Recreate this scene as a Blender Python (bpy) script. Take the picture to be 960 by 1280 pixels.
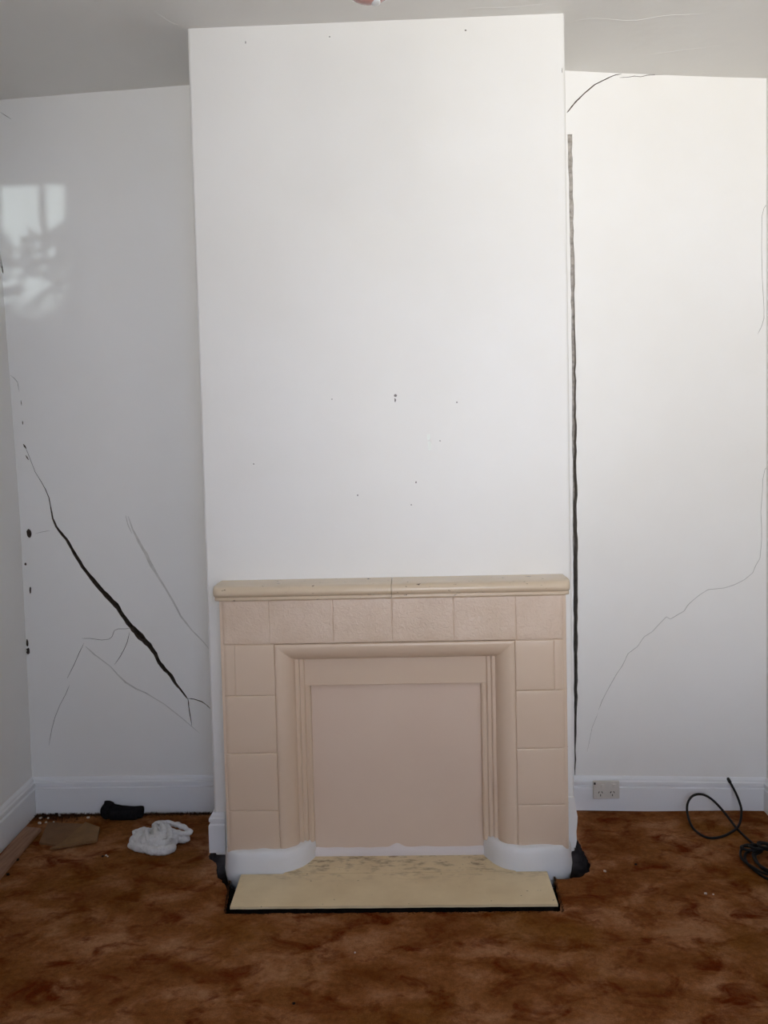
import bpy, bmesh, math, random
from mathutils import Vector, Matrix, noise
from mathutils.geometry import delaunay_2d_cdt

scene = bpy.context.scene
for o in list(bpy.data.objects):
    bpy.data.objects.remove(o, do_unlink=True)
COL = scene.collection

# ------------------------------------------------------------------ camera
CAM_Z = 1.5233
PITCH, YAW, ROLL = 0.0509, 0.0296, -0.0236
cam_d = bpy.data.cameras.new('camera')
cam_d.sensor_fit = 'HORIZONTAL'
cam_d.sensor_width = 36.0
cam_d.lens = 36.0 * 1040.0 / 960.0
cam = bpy.data.objects.new('camera', cam_d)
COL.objects.link(cam)
_f = Vector((-math.sin(YAW) * math.cos(PITCH), math.cos(YAW) * math.cos(PITCH), -math.sin(PITCH)))
_r = Vector((math.cos(YAW), math.sin(YAW), 0))
_u = _r.cross(_f)
_R = _r * math.cos(ROLL) + _u * math.sin(ROLL)
_U = -_r * math.sin(ROLL) + _u * math.cos(ROLL)
cam.matrix_world = Matrix(((_R.x, _U.x, -_f.x, 0), (_R.y, _U.y, -_f.y, 0), (_R.z, _U.z, -_f.z, CAM_Z), (0, 0, 0, 1)))
scene.camera = cam

# ------------------------------------------------------------------ world, daylight, exposure
world = bpy.data.worlds.new('sky')
scene.world = world
world.use_nodes = True
wn = world.node_tree.nodes
wn['Background'].inputs[0].default_value = (0.58, 0.70, 1.0, 1)
wn['Background'].inputs[1].default_value = 6.1

def area(name, loc, rot, sx, sy, power, color):
    d = bpy.data.lights.new(name, 'AREA')
    d.shape = 'RECTANGLE'
    d.size, d.size_y, d.energy, d.color = sx, sy, power, color
    o = bpy.data.objects.new(name, d)
    o.location, o.rotation_euler = loc, rot
    COL.objects.link(o)
    return o
# sunlit street beyond the verandah, seen through the window in the wall behind the camera
area('street_daylight_offscreen', (-0.92, -6.0, 0.7), (math.radians(90), 0, 0), 4.96, 3.0, 1250.0, (1.0, 0.985, 0.96))
# spot lamp added outside to throw the small bright patch high in the left recess
sd = bpy.data.lights.new('patch_spot_offscreen', 'SPOT')
sd.energy = 20000.0
sd.color = (0.80, 0.95, 1.0)
sd.spot_size = math.radians(1.2)
sd.spot_blend = 0.5
sd.shadow_soft_size = 0.09
patch_spot = bpy.data.objects.new('patch_spot_offscreen', sd)
_aim = Vector((-1.62, 3.663, 2.64))
patch_spot.location = _aim + Vector((0.55, -1.0, 0.0)).normalized() * 40.0
patch_spot.rotation_euler = (_aim - patch_spot.location).to_track_quat('-Z', 'Y').to_euler()
COL.objects.link(patch_spot)

vs = scene.view_settings
vs.view_transform = 'Standard'
vs.look = 'None'
vs.gamma = 1.0
vs.use_curve_mapping = False
vs.exposure = 0.0

# ------------------------------------------------------------------ measured shapes (metres, on the wall planes)
# crack = (depth, [(x, z, width), ...]); hole = (x, z, half width, half height); gap = (x left, x right, z)
LEFT_CRACKS = [(0.07, [(-1.6989, 1.6675, 0.00176), (-1.6798, 1.6138, 0.00176), (-1.6575, 1.5492, 0.00211), (-1.6307, 1.5023, 0.00247), (-1.6141, 1.4699, 0.00317), (-1.6013, 1.4339, 0.00387), (-1.5957, 1.3981, 0.00493), (-1.5874, 1.3407, 0.00775), (-1.5745, 1.3046, 0.01057), (-1.5541, 1.2756, 0.01198), (-1.53, 1.2464, 0.01268), (-1.5066, 1.2028, 0.01268), (-1.4866, 1.1629, 0.0155), (-1.463, 1.1229, 0.01479), (-1.4356, 1.0864, 0.0162), (-1.4049, 1.0426, 0.01902), (-1.3738, 1.006, 0.01831), (-1.3461, 0.9766, 0.02113), (-1.3183, 0.9472, 0.02254), (-1.3014, 0.9181, 0.01831), (-1.2775, 0.8815, 0.02254), (-1.2535, 0.8485, 0.02289), (-1.2326, 0.8264, 0.02818), (-1.2119, 0.8007, 0.02888), (-1.1876, 0.775, 0.02325), (-1.1668, 0.7493, 0.02254), (-1.1497, 0.7236, 0.01902), (-1.1331, 0.6834, 0.01691), (-1.109, 0.6503, 0.01691), (-1.0812, 0.6208, 0.01479), (-1.0643, 0.5878, 0.01338), (-1.0435, 0.5621, 0.01057), (-1.0228, 0.5326, 0.00845), (-1.009, 0.5142, 0.00564)]), (0.03, [(-1.0089, 0.5178, 0.00387), (-0.98, 0.5137, 0.00387), (-0.9479, 0.5023, 0.00387), (-0.9267, 0.4874, 0.00387), (-0.9092, 0.4689, 0.00387)]), (0.03, [(-1.0089, 0.5178, 0.00564), (-1.0067, 0.4777, 0.00387), (-1.001, 0.4339, 0.00352), (-0.9953, 0.39, 0.00247)]), (0.004, [(-1.7492, 1.9798, 0.00141), (-1.7319, 1.9652, 0.00141), (-1.7184, 1.9473, 0.00141), (-1.7131, 1.9048, 0.00141)]), (0.008, [(-1.7076, 1.8694, 0.00317), (-1.7052, 1.8447, 0.00317)]), (0.01, [(-1.7047, 1.7775, 0.00458), (-1.7037, 1.7598, 0.00458)]), (0.02, [(-1.7058, 1.6748, 0.00704), (-1.6924, 1.6531, 0.00704)]), (0.02, [(-1.6973, 1.6249, 0.00564), (-1.6839, 1.6032, 0.00564)]), (0.004, [(-1.2574, 0.8414, 0.00158), (-1.2792, 0.8381, 0.00158), (-1.3118, 0.8387, 0.00158), (-1.3302, 0.8318, 0.00158), (-1.3423, 0.8031, 0.00158), (-1.3572, 0.7925, 0.00158), (-1.39, 0.7894, 0.00158), (-1.4441, 0.7976, 0.00158), (-1.4804, 0.7983, 0.00158)]), (0.006, [(-1.2617, 0.8234, 0.00229), (-1.2744, 0.7765, 0.00229), (-1.2902, 0.7442, 0.00229), (-1.3097, 0.7118, 0.00229), (-1.3365, 0.676, 0.00229)]), (0.005, [(-1.4705, 0.7763, 0.00194), (-1.4941, 0.7332, 0.00194), (-1.5181, 0.6827, 0.00194), (-1.5538, 0.6177, 0.00194)]), (0.004, [(-1.5441, 0.5883, 0.00141), (-1.5642, 0.5448, 0.00141), (-1.5919, 0.4977, 0.00141), (-1.6162, 0.4431, 0.00141), (-1.6331, 0.392, 0.00141), (-1.6514, 0.3114, 0.00141)]), (0.003, [(-1.67, 1.2745, 0.00106), (-1.6407, 1.281, 0.00106), (-1.6006, 1.2873, 0.00106)]), (0.0025, [(-1.259, 1.3478, 0.00352), (-1.2499, 1.3048, 0.00352), (-1.2335, 1.2651, 0.00352)]), (0.0022, [(-1.2483, 1.344, 0.00423), (-1.2292, 1.2829, 0.00704), (-1.2027, 1.2251, 0.01198), (-1.1724, 1.1708, 0.01409), (-1.1492, 1.1166, 0.01268), (-1.1154, 1.0585, 0.00916), (-1.0648, 0.9676, 0.00775), (-1.0279, 0.8913, 0.00704), (-0.9798, 0.8255, 0.00528), (-0.9312, 0.7741, 0.00352), (-0.9036, 0.7374, 0.00211)]), (0.0018, [(-1.4638, 0.7617, 0.00704), (-1.4254, 0.7247, 0.00493), (-1.355, 0.669, 0.00423), (-1.3238, 0.6321, 0.00564), (-1.2889, 0.5951, 0.00704), (-1.2429, 0.5652, 0.00775), (-1.2, 0.5463, 0.00493), (-1.1185, 0.494, 0.00352), (-1.0375, 0.4271, 0.00352), (-0.9602, 0.3566, 0.00247)]), (0.004, [(-1.7415, 3.1192, 0.00211), (-1.6935, 3.0868, 0.00211)]), (0.012, [(-1.7678, 2.494, 0.00564), (-1.763, 2.4453, 0.00564), (-1.7604, 2.4243, 0.00564)])]
LEFT_HOLES = [(-1.6971, 1.275, 0.0123, 0.0194), (-1.7197, 1.1389, 0.0053, 0.007), (-1.7034, 1.0196, 0.0044, 0.0158), (-1.7269, 0.7445, 0.0088, 0.0158), (-1.7289, 0.7809, 0.0053, 0.0176)]
RIGHT_CRACKS = [(0.01, [(0.7139, 3.0287, 0.00384), (0.726, 3.0417, 0.00479), (0.7363, 3.0547, 0.00479), (0.7501, 3.0709, 0.00504), (0.7673, 3.087, 0.00549), (0.7845, 3.1031, 0.00479), (0.805, 3.119, 0.00479), (0.8324, 3.1413, 0.00454), (0.8528, 3.1506, 0.00454), (0.8732, 3.1598, 0.0043), (0.9005, 3.1721, 0.00359), (0.9242, 3.1796, 0.00289), (0.9479, 3.182, 0.0019)]), (0.006, [(0.9376, 3.1674, 0.00211), (0.9748, 3.1677, 0.00211), (1.0019, 3.1717, 0.00211), (1.0289, 3.1674, 0.00211), (1.056, 3.1731, 0.00211), (1.0931, 3.1734, 0.00211), (1.1403, 3.1716, 0.00211)]), (0.0025, [(1.56, 1.498, 0.00116), (1.5497, 1.4843, 0.00116), (1.5411, 1.4394, 0.00116), (1.5394, 1.3873, 0.00116), (1.5325, 1.3003, 0.00116), (1.5359, 1.2304, 0.00116), (1.5359, 1.1779, 0.00116), (1.5289, 1.0975, 0.00116), (1.5116, 1.0697, 0.00116), (1.4978, 1.0349, 0.00116), (1.4597, 1.004, 0.00116), (1.4182, 0.9837, 0.00116), (1.3731, 0.9704, 0.00116), (1.3038, 0.9647, 0.00116), (1.276, 0.9476, 0.00116), (1.2516, 0.9304, 0.00116), (1.2167, 0.8993, 0.00116), (1.1992, 0.8713, 0.00116), (1.1677, 0.8542, 0.00116), (1.1398, 0.837, 0.00116), (1.1224, 0.8479, 0.00116), (1.0908, 0.8166, 0.00116), (1.0592, 0.7816, 0.00116), (1.0241, 0.7609, 0.00116), (0.9958, 0.7187, 0.00116), (0.9536, 0.6874, 0.00116), (0.9286, 0.6342, 0.00116), (0.9037, 0.5989, 0.00116), (0.8716, 0.5422, 0.00116), (0.8393, 0.4817, 0.00116), (0.8212, 0.4353, 0.00116)]), (0.0025, [(1.5703, 2.6342, 0.00123), (1.5467, 2.6014, 0.00123), (1.5382, 2.568, 0.00123), (1.5364, 2.4332, 0.00123), (1.5398, 2.2977, 0.00123), (1.5465, 2.1786, 0.00123), (1.5465, 2.1343, 0.00123), (1.5363, 2.1005, 0.00123), (1.5193, 2.0669, 0.00123)]), (0.002, [(0.8212, 0.4281, 0.00088), (0.7922, 0.3565, 0.00088), (0.7698, 0.2486, 0.00088)])]
GAP = [(0.7157, 0.7352, 2.9379), (0.7164, 0.7356, 2.9009), (0.7176, 0.7332, 2.864), (0.7158, 0.7371, 2.827), (0.717, 0.7344, 2.79), (0.7198, 0.7357, 2.7528), (0.7196, 0.7359, 2.7157), (0.7192, 0.7345, 2.6786), (0.7195, 0.7382, 2.6414), (0.7195, 0.7377, 2.6041), (0.7203, 0.7347, 2.5669), (0.7209, 0.7374, 2.5296), (0.7197, 0.7349, 2.4923), (0.7219, 0.7372, 2.4548), (0.7216, 0.7393, 2.4174), (0.7219, 0.7396, 2.3799), (0.721, 0.7392, 2.3424), (0.7215, 0.74, 2.3049), (0.7232, 0.7362, 2.2673), (0.7209, 0.7369, 2.2297), (0.7241, 0.7381, 2.192), (0.7232, 0.7376, 2.1543), (0.7226, 0.7381, 2.1165), (0.7219, 0.7391, 2.0788), (0.7225, 0.7407, 2.0409), (0.7227, 0.7409, 2.003), (0.7231, 0.7413, 1.9651), (0.7223, 0.7373, 1.9272), (0.7228, 0.7412, 1.8892), (0.7228, 0.7394, 1.8512), (0.7219, 0.7377, 1.8132), (0.7221, 0.7395, 1.775), (0.7201, 0.7371, 1.7369), (0.7219, 0.7415, 1.6987), (0.719, 0.7405, 1.6605), (0.72, 0.7372, 1.6222), (0.7194, 0.7401, 1.5839), (0.7212, 0.7365, 1.5456), (0.7201, 0.7364, 1.5072), (0.7203, 0.7376, 1.4687), (0.7207, 0.7407, 1.4302), (0.7192, 0.7407, 1.3917), (0.7184, 0.7361, 1.3532), (0.7192, 0.7357, 1.3146), (0.7176, 0.7375, 1.276), (0.7189, 0.7361, 1.2373), (0.7167, 0.7395, 1.1985), (0.7175, 0.7398, 1.1598), (0.7193, 0.7369, 1.121), (0.7176, 0.7373, 1.0821), (0.7181, 0.7374, 1.0432), (0.7176, 0.7371, 1.0043), (0.7188, 0.7362, 0.9653), (0.7168, 0.7369, 0.9263), (0.716, 0.7346, 0.8873), (0.7184, 0.7353, 0.8481), (0.7167, 0.7324, 0.809), (0.7161, 0.7349, 0.7698), (0.7145, 0.7346, 0.7306), (0.7165, 0.7312, 0.6913), (0.7163, 0.7325, 0.652), (0.7163, 0.7313, 0.6126), (0.7162, 0.7326, 0.5732), (0.7136, 0.7285, 0.5338), (0.7157, 0.7316, 0.4943), (0.714, 0.7277, 0.4548), (0.7149, 0.7256, 0.4152), (0.7139, 0.7241, 0.3756), (0.7137, 0.7241, 0.336), (0.7133, 0.7216, 0.2963), (0.7147, 0.7186, 0.2565), (0.7138, 0.7209, 0.2167), (0.7126, 0.7171, 0.1769), (0.7141, 0.7163, 0.137), (0.7117, 0.7156, 0.0971)]
BREAST_CHIPS = [(-0.0415, 1.8057, 0.0056, 0.0062), (-0.0419, 1.7889, 0.0031, 0.0077), (-0.2848, 1.7983, 0.0023, 0.0023), (0.031, 1.4712, 0.0025, 0.0046), (-0.1955, 1.4269, 0.0025, 0.0037), (0.0106, 1.3852, 0.0025, 0.0025), (-0.5955, 1.5568, 0.0025, 0.0031), (0.1937, 1.7737, 0.0025, 0.0031), (0.1265, 1.6287, 0.0022, 0.0031), (0.6112, 2.9981, 0.0025, 0.0093), (-0.5755, 3.1448, 0.0023, 0.0046), (0.253, 3.1573, 0.0039, 0.0031), (-0.2575, 3.1533, 0.0023, 0.0031)]
BREAST_FLAKES = [[(0.0764, 1.6544), (0.0887, 1.6556), (0.09, 1.6418), (0.0867, 1.6327), (0.079, 1.6329)], [(0.0792, 1.6268), (0.0882, 1.6296), (0.0934, 1.6172), (0.0914, 1.5943), (0.0828, 1.5929)]]
BREAST_SCRATCH = (0.002, [(0.0081, 2.7877, 0.00154), (0.0438, 2.7628, 0.00154), (0.0885, 2.7376, 0.00154), (0.1243, 2.7157, 0.00154)])
CABLE = [(1.3875, 3.647, 0.1164), (1.3921, 3.6185, 0.0987), (1.3954, 3.5869, 0.0791), (1.3955, 3.5524, 0.0577), (1.3909, 3.522, 0.0388), (1.3728, 3.4823, 0.0142), (1.3468, 3.45, -0.0058), (1.2993, 3.4038, -0.012), (1.2485, 3.3639, -0.012), (1.1984, 3.3504, -0.012), (1.1722, 3.3769, -0.012), (1.1608, 3.4487, -0.0066), (1.1568, 3.4912, 0.0198), (1.1623, 3.5246, 0.0404), (1.1766, 3.5549, 0.0593), (1.2023, 3.5805, 0.0751), (1.233, 3.5895, 0.0807), (1.2617, 3.5833, 0.0768), (1.2878, 3.5605, 0.0627), (1.3142, 3.5128, 0.0331), (1.3416, 3.4452, -0.0088), (1.345, 3.347, -0.012), (1.3495, 3.2648, -0.012)]
CEIL_RIDGES = [[(0.653, 3.275), (0.746, 3.248), (0.882, 3.252), (0.989, 3.21), (1.126, 3.182), (1.275, 3.12)], [(0.186, 3.162), (0.302, 3.149), (0.419, 3.153), (0.591, 3.133)], [(0.909, 3.535), (1.027, 3.492), (1.127, 3.455), (1.28, 3.398)], [(-0.886, 3.068), (-0.841, 3.164), (-0.807, 3.184)]]
YB = 3.21      # front of the chimney breast
YW = 3.663     # back wall of the recesses
YF = -1.30     # wall behind the camera
XL0, XR0 = -0.797, 0.623          # breast edges
XWR = 1.556                       # right wall
random.seed(7)

# ------------------------------------------------------------------ helpers
def interp(v, xs, ys):
    if v <= xs[0]: return ys[0]
    for i in range(1, len(xs)):
        if v <= xs[i]:
            t = (v - xs[i-1]) / (xs[i] - xs[i-1])
            return ys[i-1] + (ys[i] - ys[i-1]) * t
    return ys[-1]

def ceil_z(x, y):
    k = max(0.0, min(1.0, (y - 0.5) / 2.7))
    z = interp(x, [-1.8, -1.316, -0.923, 0.70, 0.89, 1.228, 1.6], [3.168, 3.189, 3.203, 3.206, 3.190, 3.163, 3.139])
    return 3.203 + (z - 3.203) * k

def floor_z(x, y):
    k = max(0.0, min(1.0, (y - 2.6) / 1.0))
    return interp(x, [0.66, 1.0, 1.56], [0.0, -0.008, -0.022]) * k

def left_x(y, z):
    return -1.735 + 0.06 * (YW - y) - 0.052 * max(0.0, (z - 1.3) / 1.9)

def mesh_obj(name, verts, faces, mats, parent=None, midx=None, smooth=False):
    me = bpy.data.meshes.new(name)
    me.from_pydata([tuple(v) for v in verts], [], faces)
    for m in (mats if isinstance(mats, (list, tuple)) else [mats]):
        me.materials.append(m)
    if midx:
        for p, i in zip(me.polygons, midx): p.material_index = i
    if smooth:
        for p in me.polygons: p.use_smooth = True
    me.update()
    o = bpy.data.objects.new(name, me)
    COL.objects.link(o)
    if parent: o.parent = parent
    return o

def from_bm(name, bm, mats, parent=None, smooth=False):
    bmesh.ops.recalc_face_normals(bm, faces=bm.faces)
    me = bpy.data.meshes.new(name)
    bm.to_mesh(me); bm.free()
    for m in (mats if isinstance(mats, (list, tuple)) else [mats]):
        me.materials.append(m)
    if smooth:
        for p in me.polygons: p.use_smooth = True
    o = bpy.data.objects.new(name, me)
    COL.objects.link(o)
    if parent: o.parent = parent
    return o

def empty(name, loc=(0, 0, 0)):
    o = bpy.data.objects.new(name, None)
    o.location = loc
    o.empty_display_size = 0.05
    COL.objects.link(o)
    return o

def tag(o, label, cat, group=None):
    o['label'] = label; o['category'] = cat
    if group: o['group'] = group
    return o

def structure(o, label=None):
    o['kind'] = 'structure'
    if label: o['label'] = label
    return o

def bm_box(bm, x0, x1, y0, y1, z0, z1, bevel=0.0, seg=2):
    b = bmesh.new()
    r = bmesh.ops.create_cube(b, size=1.0)
    for v in b.verts:
        v.co = Vector((x0 + (v.co.x + .5) * (x1 - x0), y0 + (v.co.y + .5) * (y1 - y0), z0 + (v.co.z + .5) * (z1 - z0)))
    if bevel > 0:
        bmesh.ops.bevel(b, geom=list(b.edges), offset=bevel, segments=seg, affect='EDGES', profile=0.5)
    me = bpy.data.meshes.new('tmp'); b.to_mesh(me); b.free()
    bm.from_mesh(me); bpy.data.meshes.remove(me)

def box(name, x0, x1, y0, y1, z0, z1, mat, parent=None, bevel=0.0, seg=2):
    bm = bmesh.new()
    bm_box(bm, x0, x1, y0, y1, z0, z1, bevel, seg)
    return from_bm(name, bm, mat, parent)

def tube_data(pts, rad, seg=10, sub=6):
    P = [Vector(p) for p in pts]
    path = []
    n = len(P)
    for i in range(n - 1):
        p0, p1, p2, p3 = P[max(i-1, 0)], P[i], P[i+1], P[min(i+2, n-1)]
        for k in range(sub):
            t = k / sub
            path.append(0.5 * ((2*p1) + (p2-p0)*t + (2*p0-5*p1+4*p2-p3)*t*t + (3*p1-p0-3*p2+p3)*t*t*t))
    path.append(P[-1])
    verts, faces = [], []
    up = Vector((0.13, 0.21, 1)).normalized()
    nrm = None
    m = len(path)
    for i in range(m):
        d = (path[min(i+1, m-1)] - path[max(i-1, 0)]).normalized()
        if nrm is None: nrm = (up - d * up.dot(d)).normalized()
        else: nrm = (nrm - d * nrm.dot(d)).normalized()
        b = d.cross(nrm)
        r = rad(i / (m - 1)) if callable(rad) else rad
        for k in range(seg):
            a = 2 * math.pi * k / seg
            verts.append(path[i] + (nrm * math.cos(a) + b * math.sin(a)) * r)
    for i in range(m - 1):
        for k in range(seg):
            faces.append((i*seg+k, i*seg+(k+1) % seg, (i+1)*seg+(k+1) % seg, (i+1)*seg+k))
    faces.append(tuple(reversed(range(seg))))
    faces.append(tuple((m-1)*seg + k for k in range(seg)))
    return verts, faces

# ------------------------------------------------------------------ materials
def newmat(name):
    m = bpy.data.materials.new(name)
    m.use_nodes = True
    nt = m.node_tree
    return m, nt, nt.nodes['Principled BSDF']

def node(nt, t, **kw):
    n = nt.nodes.new(t)
    for k, v in kw.items():
        if k in n.inputs: n.inputs[k].default_value = v
        else: setattr(n, k, v)
    return n

def ramp(nt, stops, fac):
    n = nt.nodes.new('ShaderNodeValToRGB')
    e = n.color_ramp.elements
    while len(e) < len(stops): e.new(0.5)
    for el, (p, c) in zip(e, stops):
        el.position = p; el.color = (*c, 1)
    nt.links.new(fac, n.inputs[0])
    return n.outputs[0]

def coords(nt, scale=(1, 1, 1)):
    g = nt.nodes.new('ShaderNodeNewGeometry')
    mp = nt.nodes.new('ShaderNodeMapping')
    mp.inputs['Scale'].default_value = scale
    nt.links.new(g.outputs['Position'], mp.inputs[0])
    return mp.outputs[0]

def noise_n(nt, vec, scale, detail=4, rough=0.5, dist=0.0):
    n = node(nt, 'ShaderNodeTexNoise', Scale=scale, Detail=detail, Roughness=rough, Distortion=dist)
    nt.links.new(vec, n.inputs['Vector'])
    return n.outputs['Fac']

def mix(nt, fac, a, b, mode='MIX'):
    n = nt.nodes.new('ShaderNodeMix'); n.data_type = 'RGBA'; n.blend_type = mode
    for s, v in ((n.inputs[0], fac), (n.inputs[6], a), (n.inputs[7], b)):
        if hasattr(v, 'is_linked'): nt.links.new(v, s)
        elif isinstance(v, tuple): s.default_value = (*v, 1)
        else: s.default_value = v
    return n.outputs[2]

def bump(nt, bsdf, h, strength, dist, prev=None):
    b = node(nt, 'ShaderNodeBump', Strength=strength, Distance=dist)
    nt.links.new(h, b.inputs['Height'])
    if prev: nt.links.new(prev, b.inputs['Normal'])
    nt.links.new(b.outputs[0], bsdf.inputs['Normal'])
    return b.outputs[0]

def paint_mat(name, c1, c2, rough=0.4, spec=0.5, b1=0.12, b2=0.08, fine=260.0):
    m, nt, p = newmat(name)
    v = coords(nt)
    n1 = noise_n(nt, v, 1.7, 5, 0.55)
    col = ramp(nt, [(0.35, c1), (0.65, c2)], n1)
    nt.links.new(col, p.inputs['Base Color'])
    p.inputs['Roughness'].default_value = rough
    p.inputs['Specular IOR Level'].default_value = spec
    n2 = noise_n(nt, v, 5.0, 3, 0.5)
    n3 = noise_n(nt, v, fine, 2, 0.5)
    pr = bump(nt, p, n2, b1, 0.02)
    bump(nt, p, n3, b2, 0.0015, pr)
    return m

M_WALL = paint_mat('wall_paint', (0.82, 0.795, 0.745), (0.845, 0.825, 0.785), 0.38, 0.45)
M_BREAST = paint_mat('breast_paint', (0.82, 0.795, 0.745), (0.845, 0.825, 0.785), 0.42, 0.45)
M_CEIL = paint_mat('ceiling_paint', (0.77, 0.75, 0.71), (0.80, 0.78, 0.74), 0.55, 0.3, 0.25, 0.1, 180.0)
M_TRIM = paint_mat('skirting_gloss', (0.775, 0.77, 0.765), (0.81, 0.805, 0.80), 0.28, 0.5, 0.08, 0.05)
M_CREAM = paint_mat('cream_paint', (0.70, 0.535, 0.39), (0.74, 0.575, 0.43), 0.33, 0.5, 0.10, 0.10)
M_PANEL = paint_mat('panel_paint', (0.72, 0.555, 0.43), (0.75, 0.59, 0.46), 0.42, 0.4, 0.06, 0.10)
M_PLINTH = paint_mat('plinth_white', (0.76, 0.75, 0.735), (0.82, 0.81, 0.795), 0.40, 0.4, 0.15, 0.20, 90.0)
M_FILLER = paint_mat('filler_smear', (0.74, 0.655, 0.61), (0.78, 0.70, 0.66), 0.5, 0.3, 0.15, 0.2, 90.0)
M_PLASTER = paint_mat('bare_plaster', (0.90, 0.92, 0.86), (0.94, 0.95, 0.90), 0.8, 0.2)

def textured_tile():
    m, nt, p = newmat('textured_tile_paint')
    v = coords(nt)
    n1 = noise_n(nt, v, 9, 4, 0.55)
    col = ramp(nt, [(0.35, (0.69, 0.525, 0.385)), (0.65, (0.74, 0.575, 0.44))], n1)
    nt.links.new(col, p.inputs['Base Color'])
    p.inputs['Roughness'].default_value = 0.30
    nz = noise_n(nt, v, 75, 3, 0.55, 1.2)
    n2 = noise_n(nt, v, 18, 2, 0.5)
    pr = bump(nt, p, n2, 0.15, 0.01)
    bump(nt, p, nz, 0.55, 0.005, pr)
    return m
M_TILE_ROUGH = textured_tile()

def mantel_mat():
    m, nt, p = newmat('mantel_cream')
    v = coords(nt)
    n1 = noise_n(nt, v, 6, 4, 0.55)
    col = ramp(nt, [(0.35, (0.71, 0.565, 0.40)), (0.65, (0.75, 0.60, 0.43))], n1)
    sp = noise_n(nt, coords(nt, (1, 1, 2.2)), 34, 4, 0.6)
    chips = ramp(nt, [(0.665, (0, 0, 0)), (0.685, (1, 1, 1))], sp)
    col = mix(nt, chips, col, (0.16, 0.10, 0.07))
    nt.links.new(col, p.inputs['Base Color'])
    p.inputs['Roughness'].default_value = 0.27
    bump(nt, p, noise_n(nt, v, 40, 3), 0.06, 0.004)
    return m
M_MANTEL = mantel_mat()

def hearth_mat():
    m, nt, p = newmat('hearth_cream')
    v = coords(nt)
    base = ramp(nt, [(0.3, (0.72, 0.57, 0.34)), (0.7, (0.82, 0.67, 0.42))], noise_n(nt, v, 7, 5, 0.6))
    st = noise_n(nt, coords(nt, (1, 2.2, 1)), 16, 6, 0.7)
    spot = ramp(nt, [(0.50, (0, 0, 0)), (0.66, (1, 1, 1))], st)
    # dirt that collects on the inner strip of the slab, where the grate stood
    sx = nt.nodes.new('ShaderNodeSeparateXYZ'); nt.links.new(v, sx.inputs[0])
    mr = node(nt, 'ShaderNodeMapRange'); mr.inputs[1].default_value = 2.95; mr.inputs[2].default_value = 3.10
    nt.links.new(sx.outputs[1], mr.inputs[0])
    ml = node(nt, 'ShaderNodeMath', operation='MULTIPLY'); nt.links.new(spot, ml.inputs[0]); nt.links.new(mr.outputs[0], ml.inputs[1])
    m2 = node(nt, 'ShaderNodeMath', operation='MULTIPLY'); nt.links.new(ml.outputs[0], m2.inputs[0]); m2.inputs[1].default_value = 0.75
    col = mix(nt, m2.outputs[0], base, (0.16, 0.085, 0.035))
    fl = ramp(nt, [(0.735, (0, 0, 0)), (0.76, (1, 1, 1))], noise_n(nt, v, 60, 2))
    col = mix(nt, fl, col, (0.12, 0.07, 0.04))
    nt.links.new(col, p.inputs['Base Color'])
    p.inputs['Roughness'].default_value = 0.5
    bump(nt, p, st, 0.1, 0.003)
    return m
M_HEARTH = hearth_mat()

def carpet_mat():
    m, nt, p = newmat('carpet')
    v = coords(nt, (1.0, 1.0, 1.0))
    rot = node(nt, 'ShaderNodeMapping'); rot.inputs['Rotation'].default_value = (0, 0, -0.6); rot.inputs['Scale'].default_value = (1.0, 1.35, 1.0)
    nt.links.new(v, rot.inputs[0])
    big = noise_n(nt, rot.outputs[0], 4.2, 6, 0.62, 0.35)
    vein = noise_n(nt, rot.outputs[0], 7.5, 8, 0.66, 0.6)
    base = ramp(nt, [(0.32, (0.165, 0.050, 0.010)), (0.50, (0.265, 0.100, 0.032)), (0.66, (0.41, 0.190, 0.090))], big)
    vn = ramp(nt, [(0.34, (1, 1, 1)), (0.43, (0.45, 0.45, 0.45)), (0.50, (0, 0, 0))], vein)
    col = mix(nt, vn, base, (0.120, 0.020, 0.002))
    ol = ramp(nt, [(0.52, (0, 0, 0)), (0.70, (0.5, 0.5, 0.5))], noise_n(nt, v, 2.1, 3))
    col = mix(nt, ol, col, (0.20, 0.085, 0.010))
    sp = ramp(nt, [(0.3, (0.70, 0.70, 0.70)), (0.7, (1.25, 1.25, 1.25))], noise_n(nt, v, 55, 5, 0.75))
    col = mix(nt, 1.0, col, sp, 'MULTIPLY')
    fib = noise_n(nt, v, 420, 2, 0.6)
    ft = ramp(nt, [(0.3, (0.72, 0.72, 0.72)), (0.7, (1.15, 1.15, 1.15))], fib)
    col = mix(nt, 1.0, col, ft, 'MULTIPLY')
    nt.links.new(col, p.inputs['Base Color'])
    p.inputs['Roughness'].default_value = 0.95
    p.inputs['Specular IOR Level'].default_value = 0.03
    pr = bump(nt, p, noise_n(nt, v, 22, 4, 0.6), 0.35, 0.02)
    bump(nt, p, fib, 0.6, 0.006, pr)
    return m
M_CARPET = carpet_mat()

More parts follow.
